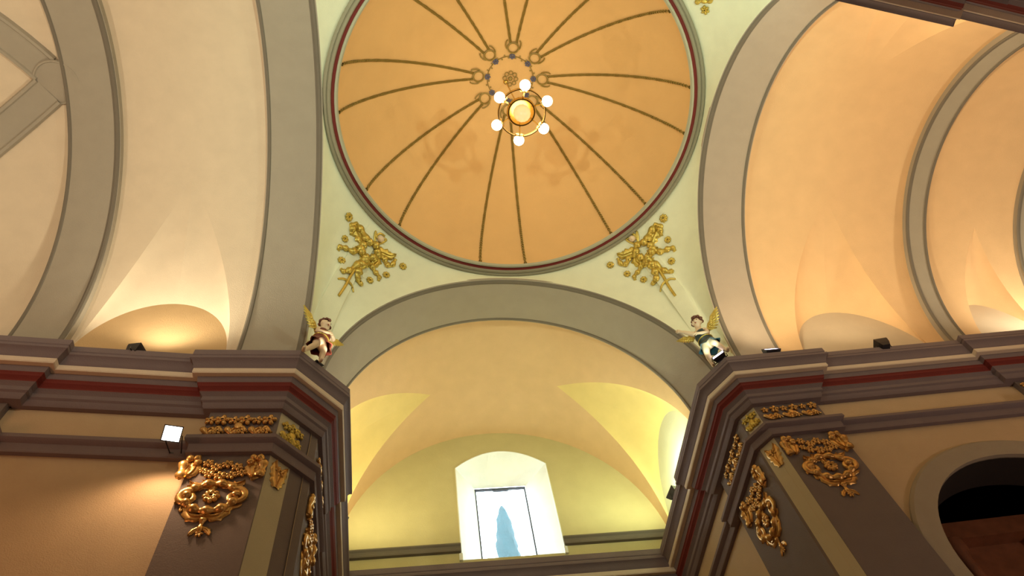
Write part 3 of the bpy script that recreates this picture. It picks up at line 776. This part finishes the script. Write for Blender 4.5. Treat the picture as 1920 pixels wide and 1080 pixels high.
def frieze(a, b, z, h, label, group=None, mt='goldD', n_=6):
    f, W, n = frame(a, b, z); g_ = lambda u, v: f(u, v*h); c_, _ = f(.5, -h*.5); k = W
    root = thing('frieze_ornament', c_, label, 'frieze ornament', group)
    hm = h*U
    mb = MB()
    for i in range(n_): 
        u = (i+.5)/n_; rosette(mb, u, -.20, hm*.17*(1.15 if i % 2 else .9), g_, 5)
    mb.build('flower_row', M[mt], root, angle=60)
    mb = MB(); m_ = max(2, n_//2)
    for i in range(m_):
        u = (i+.5)/m_; w_ = .46/m_
        stroke(mb, [(u-w_, -.50), (u-w_*.4, -.70), (u, -.58), (u+w_*.4, -.46), (u+w_, -.66)], hm*.07, hm*.04, g_, 3)
        leafy(mb, [(u-w_*.6, -.68), (u-w_*.2, -.52), (u+w_*.1, -.74)], hm*.13, g_); rosette(mb, u+w_*.45, -.62, hm*.13, g_, 5)
    mb.build('leaf_row', M[mt], root, angle=60)
    mb = MB(); 
    mb.ball(g_(.5, -.42)[0], (hm*.16, hm*.13, hm*.1), N=n, T=(0, 0, 1), seg=8); mb.build('shell', M[mt], root)
    return root
G1 = 'gilded capital ornaments'; G2 = 'gilded frieze ornaments'
capital((-1.472, .934), (-1.180, .934), 2.272, .40, 'gilt and red capital ornament on the grey pilaster beside the lit wall lamp', G1)
capital((-1.019, 1.12), (-1.019, 1.40), 2.272, .42, 'gilt capital ornament seen edge on, gleaming silvery, left side of the front arm', G1)
capital(lerp2(A_, B_, .06), lerp2(A_, B_, .48), 2.275, .15, 'small gilt leaf at the top of the pale strip, left canted corner', 'small gilt leaves on the pale strips', narrow=True)
capital((1.035, .959), (1.315, YR(1.315)-.029), 2.375, .38, 'gilt and red capital ornament on the right grey pilaster, facing the viewer', G1)
capital((.964, 1.38), (.964, 1.10), 2.375, .38, 'gilt capital ornament on the right pilaster facing the front arm', G1)
capital(lerp2(A2, B2, .2), lerp2(A2, B2, .95), 2.375, .15, 'small gilt leaf with red flower at the top of the pale strip, right canted corner', 'small gilt leaves on the pale strips', narrow=True)
frieze((-1.462, .934), (-1.180, .934), 2.525, .165, 'gilt scroll ornament on the frieze above the left pilaster capital', G2)
frieze(lerp2(A_, B_, .12), lerp2(A_, B_, .60), 2.525, .165, 'gilt scroll ornament on the frieze of the left canted corner', G2, 'gold', 3)
frieze((-1.019, 1.14), (-1.019, 1.42), 2.525, .165, 'gilt frieze ornament seen edge on, gleaming silvery, left side of the front arm', G2)
frieze((1.035, .959), (1.315, YR(1.315)-.029), 2.600, .125, 'gilt scroll ornament on the frieze above the right pilaster capital', G2)
frieze(lerp2(A2, B2, .15), lerp2(A2, B2, .9), 2.600, .125, 'gilt scroll ornament on the frieze of the right canted corner', G2, 'gold', 3)
frieze((.964, 1.38), (.964, 1.10), 2.600, .125, 'gilt frieze ornament on the right side of the front arm', G2)
frieze((-2.51, YL(-2.51)-.031), (-2.25, YL(-2.25)-.031), 2.525, .165, 'shadowed gilt frieze ornament at the left edge of the picture', G2)
frieze((2.375, YR(2.375)-.027), (2.52, YR(2.52)-.027), 2.600, .125, 'gilt frieze ornament at the right edge of the picture', G2)
frieze((1.34, -.955), (1.08, -.984), 2.60, .14, 'gilt frieze ornament on the rear wall at the top right of the picture', G2)

# ------------------------------------------------------------------ chandelier
def chandelier():
    c = S(.022, .018, 4.27); top = domep(0, PI/2*.9999)
    root = thing('chandelier', c, 'brass chandelier with six lit globes hanging from the centre of the dome', 'chandelier')
    L_ = lambda mb, n_, mt, p=None: mb.build(n_, M[mt], p or root, angle=40)
    mb = MB(); mb.tube([Vector((c.x, c.y, c.z+.35)), Vector((c.x, c.y+.0, top.z-.05))], .018, seg=8)
    L_(mb, 'stem', 'brass')
    mb = MB(); mb.tube([Vector((c.x, c.y, top.z-.06)), Vector((c.x, c.y, top.z-.0))], [.03, .07], seg=20); L_(mb, 'ceiling_rose', 'brass')
    # brass band ring
    mb = MB(); R_ = .140*U; hgt = .10
    N = 48; pr = [(R_, -.02), (R_+.02, -.02), (R_+.02, hgt), (R_, hgt), (R_, -.02)]
    mb.grid([[c+Vector((q[0]*math.cos(a), q[0]*math.sin(a), q[1])) for q in pr] for a in [2*PI*k/N for k in range(N+1)]]); L_(mb, 'ring', 'brass')
    mb = MB(); R_ = .075*U; pr = [(R_, .05), (R_+.03, .05), (R_+.05, .12), (R_*.5, .30), (.03, .38)]
    mb.grid([[c+Vector((q[0]*math.cos(a), q[0]*math.sin(a), q[1])) for q in pr] for a in [2*PI*k/32 for k in range(33)]]); L_(mb, 'hub', 'brass')
    mb = MB(); mb.ball(c+Vector((0, 0, -.01)), (.052*U, .052*U, .072*U), seg=28, f=lambda th, ph: 1+.02*math.cos(ph*14)*math.sin(th)); L_(mb, 'glass_bowl', 'globeC')
    for k in range(6):
        a = 2*PI*k/6+PI/2+.02; d = Vector((math.cos(a), math.sin(a), 0)); e = c+d*.167*U
        mb = MB(); mb.tube(smooth_path([c+d*.07*U+Vector((0, 0, .14)), c+d*.11*U+Vector((0, 0, .02)), c+d*.14*U+Vector((0, 0, -.05)), e+Vector((0, 0, .02))-d*.05]), .014, seg=6); arm = L_(mb, 'arm', 'brass')
        mb = MB(); mb.tube([e-d*.135, e-d*.11], [.085, .10], nrm=[(0, 0, 1)]*2, seg=16); L_(mb, 'cup', 'brass', arm)
        mb = MB(); mb.ball(e, .033*U, seg=20); L_(mb, 'globe', 'globe', arm)
    d = bpy.data.lights.new('chandelier_light', 'POINT'); d.energy = 90; d.color = (1, .78, .42); d.shadow_soft_size = .5
    o = bpy.data.objects.new('chandelier_light', d); COL.objects.link(o); o.location = c+Vector((0, 0, .30)); o.parent = None
chandelier()

# ------------------------------------------------------------------ floodlights
def flood(loc, aim, label, w_=.20, h_=.15, d_=.11, lens='lensO', base_z=None, mount=None):
    loc = Vector(loc); n = (Vector(aim)).normalized(); side = n.cross(Vector((0, 0, 1))).normalized(); u_ = side.cross(n).normalized()
    root = thing('floodlight', loc, label, 'floodlight', 'floodlights on the cornices')
    mb = MB(); rows = []
    for (k, s_) in ((-d_, .55), (-d_*.6, .82), (-d_*.1, 1.0), (0, 1.0)):
        rows.append([loc+n*k+side*(a*w_/2*s_)+u_*(b*h_/2*s_) for a, b in ((-1, -1), (1, -1), (1, 1), (-1, 1))])
    mb.grid(rows, closed=True); mb.face(rows[0])
    # rim
    mb.build('housing', M['black'], root, smooth=False)
    mb = MB(); pr = [(-1, -1), (1, -1), (1, 1), (-1, 1)]
    mb.grid([[loc+n*k+side*(a*w_/2*s_)+u_*(b*h_/2*s_) for a, b in pr] for k, s_ in ((-.002, 1.0), (.010, 1.02), (.010, .9), (.002, .9))], closed=True); mb.build('rim', M['black'], root, smooth=False)
    mb = MB(); mb.face([loc+n*.004+side*(a*w_/2*.9)+u_*(b*h_/2*.9) for a, b in pr]); mb.build('lens', M[lens], root, smooth=False)
    mb = MB(); bz = base_z if base_z is not None else loc.z-h_*.7
    if mount is not None:
        mp = Vector(mount)
        for s_ in (-1, 1): mb.tube([loc-n*d_*.4+side*s_*w_*.52, mp+side*s_*w_*.3], .008, seg=5)
        mb.tube([mp-side*w_*.35, mp+side*w_*.35], .012, seg=5)
    else:
        for s_ in (-1, 1): mb.tube([loc-n*d_*.4+side*s_*w_*.54, Vector((loc.x, loc.y, bz))+side*s_*w_*.54-n*.02], .008, seg=5)
        mb.tube([Vector((loc.x, loc.y, bz+.006))-side*w_*.55-n*.02, Vector((loc.x, loc.y, bz+.006))+side*w_*.55-n*.02], .010, seg=5)
    mb.build('bracket', M['black'], root)
    return root
TZ = TOP*U+EYE
flood(S(-1.835, .862, 2.905), (.3, -.1, 1), 'black floodlight on the left cornice, glowing against the tan lunette wall', .34, .24, .22, base_z=TZ)
flood(S(1.205, .815, 2.900), (-.1, -.86, .50), 'black floodlight with white and violet lit glass, on the right cornice near the corner', .27, .2, .14, lens='lensP', base_z=TZ)
flood(S(1.80, .775, 2.90), (.05, .25, 1), 'black floodlight on the right cornice below the pale lunette', .24, .2, .20, base_z=TZ)
flood(S(.928, .852, 2.900), (-.62, -.62, .48), 'lit floodlight with violet rim at the feet of the angel in the blue tunic', .24, .20, .12, lens='lensP', base_z=TZ)
flood(S(.885, 1.80, 2.92), (-.1, .3, 1), 'black floodlight on the right cornice of the front arm', .22, .28, .20, base_z=TZ)
flood(S(-.965, 1.93, 2.92), (.1, .1, 1), 'small black floodlight on the left cornice of the front arm', .2, .16, .16, base_z=TZ)
flood(S(-1.043, .900, 2.878), (.2, -.2, 1), 'low dark floodlight at the feet of the angel in the maroon tunic', .16, .06, .03, base_z=TZ)
flood(S(-1.530, .850, 2.315), (.15, -.75, -.55), 'brilliantly lit floodlight on the left nave wall, below the cornice', .24, .22, .12, lens='lens', mount=S(-1.530, .950, 2.315))
flood(S(2.98, .60, 2.90), (0, .1, 1), 'floodlight on the far right cornice before the brightly lit lunette', .24, .2, .16, base_z=TZ)

# ------------------------------------------------------------------ angels
def skin_mesh(name, nodes, edges, mt, parent, origin, X, Y, sub=2):
    """nodes {name: (x right, y out, z up, radius)} in metres in the angel's frame"""
    keys = list(nodes); me = bpy.data.meshes.new(name)
    me.from_pydata([nodes[k][:3] for k in keys], [], []); me.edges.add(len(edges))
    for i, (a, b) in enumerate(edges): me.edges[i].vertices = (keys.index(a), keys.index(b))
    me.update()
    o = bpy.data.objects.new(name, me); COL.objects.link(o)
    o.modifiers.new('skin', 'SKIN'); sv = me.skin_vertices[0].data if me.skin_vertices else None
    if sv is None:
        bm = bmesh.new(); bm.from_mesh(me); bm.verts.layers.skin.verify(); bm.to_mesh(me); bm.free(); sv = me.skin_vertices[0].data
    for i, k in enumerate(keys):
        r_ = nodes[k][3]; sv[i].radius = (r_, r_) if not hasattr(r_, '__len__') else r_; sv[i].use_root = (i == 0)
    o.modifiers['skin'].use_smooth_shade = True
    ss = o.modifiers.new('sub', 'SUBSURF'); ss.levels = sub; ss.render_levels = sub
    dg = bpy.context.evaluated_depsgraph_get(); dg.update()
    m2 = bpy.data.meshes.new_from_object(o.evaluated_get(dg)); bpy.data.objects.remove(o)
    m2.name = name; m2.materials.clear(); m2.materials.append(mt)
    Mx = Matrix((X, Y, Vector((0, 0, 1)))).transposed()
    for v in m2.vertices: v.co = Mx @ v.co
    m2.polygons.foreach_set('use_smooth', [True]*len(m2.polygons)); m2.update()
    o2 = bpy.data.objects.new(name, m2); COL.objects.link(o2); o2.parent = parent
    return o2
def angel(origin, n, t, J, label, cloth, hairmat, wings, sc=1):
    """n towards the crossing, t = viewer's left; J joints (left, z[, out])"""
    X = Vector(t)*-1; Y = Vector(n); X.normalize(); Y.normalize()
    J = {k: (v if k[:3] in ('loo', 'toe') else tuple(a*sc for a in v)) for k, v in J.items()}
    root = thing('angel_statue', origin, label, 'statue', 'painted angels at the foot of the pendentives')
    N = {}
    def j(k): a = J[k]; return (-a[0], a[2] if len(a) > 2 else 0, a[1])
    def add(k, p, r_): N[k] = (*p, r_)
    def mix(a, b, t_): return tuple(a[i]+(b[i]-a[i])*t_ for i in range(3))
    pel, ch, nk, hd = j('pelvis'), j('chest'), j('neck'), j('head')
    add('pelvis', pel, .105); add('belly', mix(pel, ch, .45), .108); add('chest', ch, .115); add('collar', mix(ch, nk, .7), .075); add('neck', mix(ch, nk, 1.05), .052)
    hv = Vector(hd)-Vector(nk); hv.normalize()
    face = Vector((J['look'][0], 1, J['look'][1])).normalized(); rs = hv.cross(face).normalized(); face = rs.cross(hv).normalized() if rs.cross(hv).dot(face) > 0 else -rs.cross(hv).normalized()
    H0 = Vector(hd); 
    add('jaw', tuple(H0-hv*.05+face*.025), .070); add('skull', tuple(H0+hv*.02), .098); add('crown', tuple(H0+hv*.07-face*.01), .078)
    add('nose', tuple(H0-hv*.012+face*.118), .016)
    add('earL', tuple(H0-rs*.103-hv*.01), .020); add('earR', tuple(H0+rs*.103-hv*.01), .020)
    E = [('pelvis', 'belly'), ('belly', 'chest'), ('chest', 'collar'), ('collar', 'neck'), ('neck', 'jaw'), ('jaw', 'skull'), ('skull', 'crown'), ('skull', 'nose'), ('skull', 'earL'), ('skull', 'earR')]
    for s_ in 'LR':
        hip = mix(pel, j('knee'+s_), .22); hip = (hip[0]+(-.055 if s_ == 'L' else .055), hip[1], hip[2])
        add('hip'+s_, hip, .088); add('thigh'+s_, mix(hip, j('knee'+s_), .5), .078); add('knee'+s_, j('knee'+s_), .056)
        add('calf'+s_, mix(j('knee'+s_), j('foot'+s_), .38), .055); add('ankle'+s_, mix(j('knee'+s_), j('foot'+s_), .86), .034)
        add('heel'+s_, j('foot'+s_), .036); f_ = j('foot'+s_); toe = (f_[0]+J['toe'+s_][0], f_[1]+.09, f_[2]+J['toe'+s_][1]); add('toe'+s_, toe, .028)
        E += [('pelvis', 'hip'+s_), ('hip'+s_, 'thigh'+s_), ('thigh'+s_, 'knee'+s_), ('knee'+s_, 'calf'+s_), ('calf'+s_, 'ankle'+s_), ('ankle'+s_, 'heel'+s_), ('heel'+s_, 'toe'+s_)]
        sh, el, ha = j('sh'+s_), j('el'+s_), j('ha'+s_)
        add('sh'+s_, sh, .062); add('arm'+s_, mix(sh, el, .55), .050); add('el'+s_, el, .042); add('fore'+s_, mix(el, ha, .4), .040); add('wrist'+s_, mix(el, ha, .85), .026); 
        hv_ = Vector(ha)-Vector(el); hv_.normalize(); pal = Vector(ha)+hv_*.02; add('palm'+s_, tuple(pal), (.034, .022))
        E += [('collar', 'sh'+s_), ('sh'+s_, 'arm'+s_), ('arm'+s_, 'el'+s_), ('el'+s_, 'fore'+s_), ('fore'+s_, 'wrist'+s_), ('wrist'+s_, 'palm'+s_)]
        sd = hv_.cross(Vector((0, 1, 0))).normalized()
        for q_, (o_, l_) in enumerate(((-.027, .052), (-.009, .062), (.009, .058), (.027, .046))):
            a = 'f%s%d' % (s_, q_); p1 = pal+hv_*.045+sd*o_; p2 = p1+hv_*l_*.55+Vector((0, -.012, 0)); p3 = p2+hv_*l_*.4+Vector((0, -.022, 0))
            add(a+'a', tuple(p1), .0095); add(a+'b', tuple(p2), .0085); add(a+'c', tuple(p3), .007); E += [('palm'+s_, a+'a'), (a+'a', a+'b'), (a+'b', a+'c')]
        p1 = pal+sd*.042+hv_*.005; p2 = p1+sd*.016+hv_*.03; add('th'+s_+'a', tuple(p1), .010); add('th'+s_+'b', tuple(p2), .008); E += [('palm'+s_, 'th'+s_+'a'), ('th'+s_+'a', 'th'+s_+'b')]
    skin_mesh('body', N, E, M['skin'], root, origin, X, Y)
    Wd = lambda v: Vector(origin)+X*v[0]+Y*v[1]+Vector((0, 0, v[2]))
    Rv = lambda v: X*v[0]+Y*v[1]+Vector((0, 0, v[2]))
    # hair cap with curls
    mb = MB()
    for k in range(46):
        a = random.uniform(0, 2*PI); b = random.uniform(-.35, 1.0)
        d = (rs*math.cos(a)+face*math.sin(a))*math.sqrt(max(0, 1-b*b))+hv*b
        if d.dot(face) > .45 and b < .62: continue
        mb.ball(Wd(H0+hv*.035+d*.098), .034+random.uniform(-.006, .008), seg=8)
    mb.build('hair', hairmat, root)
    for s_ in (-1, 1):
        mb = MB(); mb.ball(Wd(H0+face*.098+rs*s_*.036+hv*.016), (.012, .010, .009), N=Rv(face), seg=8); mb.build('eye', M['ink'], root)
    mb = MB(); mb.ball(Wd(H0+face*.098-hv*.052), (.020, .008, .009), N=Rv(face), T=Rv(rs), seg=8); mb.build('mouth', M['lip'], root)
    # tunic: bodice and skirt with folds, following trunk and thighs
    mb = MB(); rows = []
    ctr = [(mix(ch, nk, .42), .118, 0), (ch, .136, 0), (mix(pel, ch, .5), .128, .05), (pel, .142, .2), (mix(pel, mix(j('kneeL'), j('kneeR'), .5), .40), .175, .6), (mix(pel, mix(j('kneeL'), j('kneeR'), .5), .78), .205, 1)]
    sp = 28
    ax_ = (Vector(pel)-Vector(ch)).normalized(); a1 = ax_.cross(Vector((0, 1, 0))).normalized(); a2 = a1.cross(ax_).normalized()
    dense = []
    for i in range(len(ctr)-1):
        for q_ in range(4):
            t_ = q_/4; dense.append((mix(ctr[i][0], ctr[i+1][0], t_), ctr[i][1]+(ctr[i+1][1]-ctr[i][1])*t_, ctr[i][2]+(ctr[i+1][2]-ctr[i][2])*t_))
    dense.append(ctr[-1])
    for (p, r_, fz) in dense:
        rows.append([Wd(Vector(p)+(a1*math.cos(q_)*1.05+a2*math.sin(q_)*.92)*r_*(1+.13*fz*math.sin(q_*7)+.03*math.sin(q_*3+p[2]*30))) for q_ in [2*PI*k/sp for k in range(sp)]])
    inner = [[Wd(Vector(dense[-1-i][0])+(a1*math.cos(q_)*1.05+a2*math.sin(q_)*.92)*(dense[-1-i][1]-.014)*(1+.13*dense[-1-i][2]*math.sin(q_*7))) for q_ in [2*PI*k/sp for k in range(sp)]] for i in range(4)]
    mb.grid(rows+inner, closed=True); mb.build('tunic', cloth, root, angle=80)
    mb = MB(); mb.tube([Wd(Vector(mix(pel, ch, .42))+(a1*math.cos(q_)*1.05+a2*math.sin(q_)*.92)*.137) for q_ in [2*PI*k/20 for k in range(21)]], .012, seg=6); mb.build('belt', M['gold'], root)
    # wings of layered feathers
    for wp, tip in wings:
        mb = MB(); r0 = Vector(j(wp)); r0.y -= .06; T_ = Vector((-tip[0], tip[2], tip[1])); d = (T_-r0); L_ = d.length; d.normalize(); sw = d.cross(Vector((0, 1, 0))).normalized()
        if sw.z > 0: sw = -sw
        def feather(b, dr, ln, wd, lift):
            dr = dr.normalized(); s2 = dr.cross(Vector((0, 1, 0))).normalized(); rws = []
            for i in range(7):
                t_ = i/6; ww = wd*(math.sin(PI*(.12+.80*t_))**.6); c_ = b+dr*ln*t_+Vector((0, lift+.02*math.sin(PI*t_), 0))
                rws.append([Wd(c_+s2*ww*q_+Vector((0, e_, 0))) for q_, e_ in ((-1, 0), (-.5, .008), (0, .016), (.5, .008), (1, 0), (.5, -.006), (-.5, -.006))])
            mb.grid(rws, closed=True)
        for row_, (cnt, ln, wd) in enumerate(((8, .30, .032), (7, .20, .030), (6, .12, .028))):
            for i in range(cnt):
                t_ = i/(cnt-1); b = r0+d*L_*(.12+.62*t_); dr = sw*(1-.75*t_)+d*(.25+.9*t_); feather(b, dr, ln*(.7+.5*t_)*L_/.5, wd, .012*row_)
        mb.tube([Wd(r0), Wd(r0+d*L_*.45+Vector((0, .03, 0))), Wd(r0+d*L_*.85)], [.035, .032, .012], seg=8)
        mb.build('wing', M['gold'], root, angle=60)
    return root
angel(S(-1.026, .911, TOP), (.7208, -.6931, 0), (-.6931, -.7208, 0),
      dict(head=(.166, 1.335, .03), neck=(.172, 1.16), chest=(.155, .97), pelvis=(.185, .66), look=(.15, .35), toeL=(-.05, -.01), toeR=(-.02, -.02),
           kneeL=(.34, .28, .14), footL=(.58, -.20, .12), kneeR=(.115, .33, .08), footR=(.13, -.02, .07), shL=(.275, 1.06), elL=(.33, .88, .06), haL=(.17, .90, .16), shR=(.045, 1.09), elR=(-.10, 1.02, .06), haR=(.05, .93, .17)),
      'painted angel in a maroon tunic with one leg swung out, left of the front arch', M['maroon'], M['hair'],
      [('shL', (.47, 1.20, -.04)), ('shR', (-.22, 1.08, -.04))], .85)
angel(S(.8973, .9133, TOP), (-.6816, -.7317, 0), (-.7317, .6816, 0),
      dict(head=(-.232, 1.29, .04), neck=(-.181, 1.12), chest=(-.165, .935), pelvis=(-.185, .635), look=(.1, .3), toeL=(.03, -.02), toeR=(.05, -.01),
           kneeL=(-.072, .33, .08), footL=(-.045, .055, .0), kneeR=(-.305, .40, .12), footR=(-.40, .12, .04), shL=(-.075, 1.07), elL=(.02, 1.18, .05), haL=(.125, 1.32, .08), shR=(-.285, .985), elR=(-.30, .83, .07), haR=(-.14, .86, .17)),
      'painted angel in a dark blue tunic reaching out an arm, right of the front arch', M['navy'], M['hair'],
      [('shR', (-.54, 1.33, -.04)), ('shL', (.16, 1.22, -.03))])
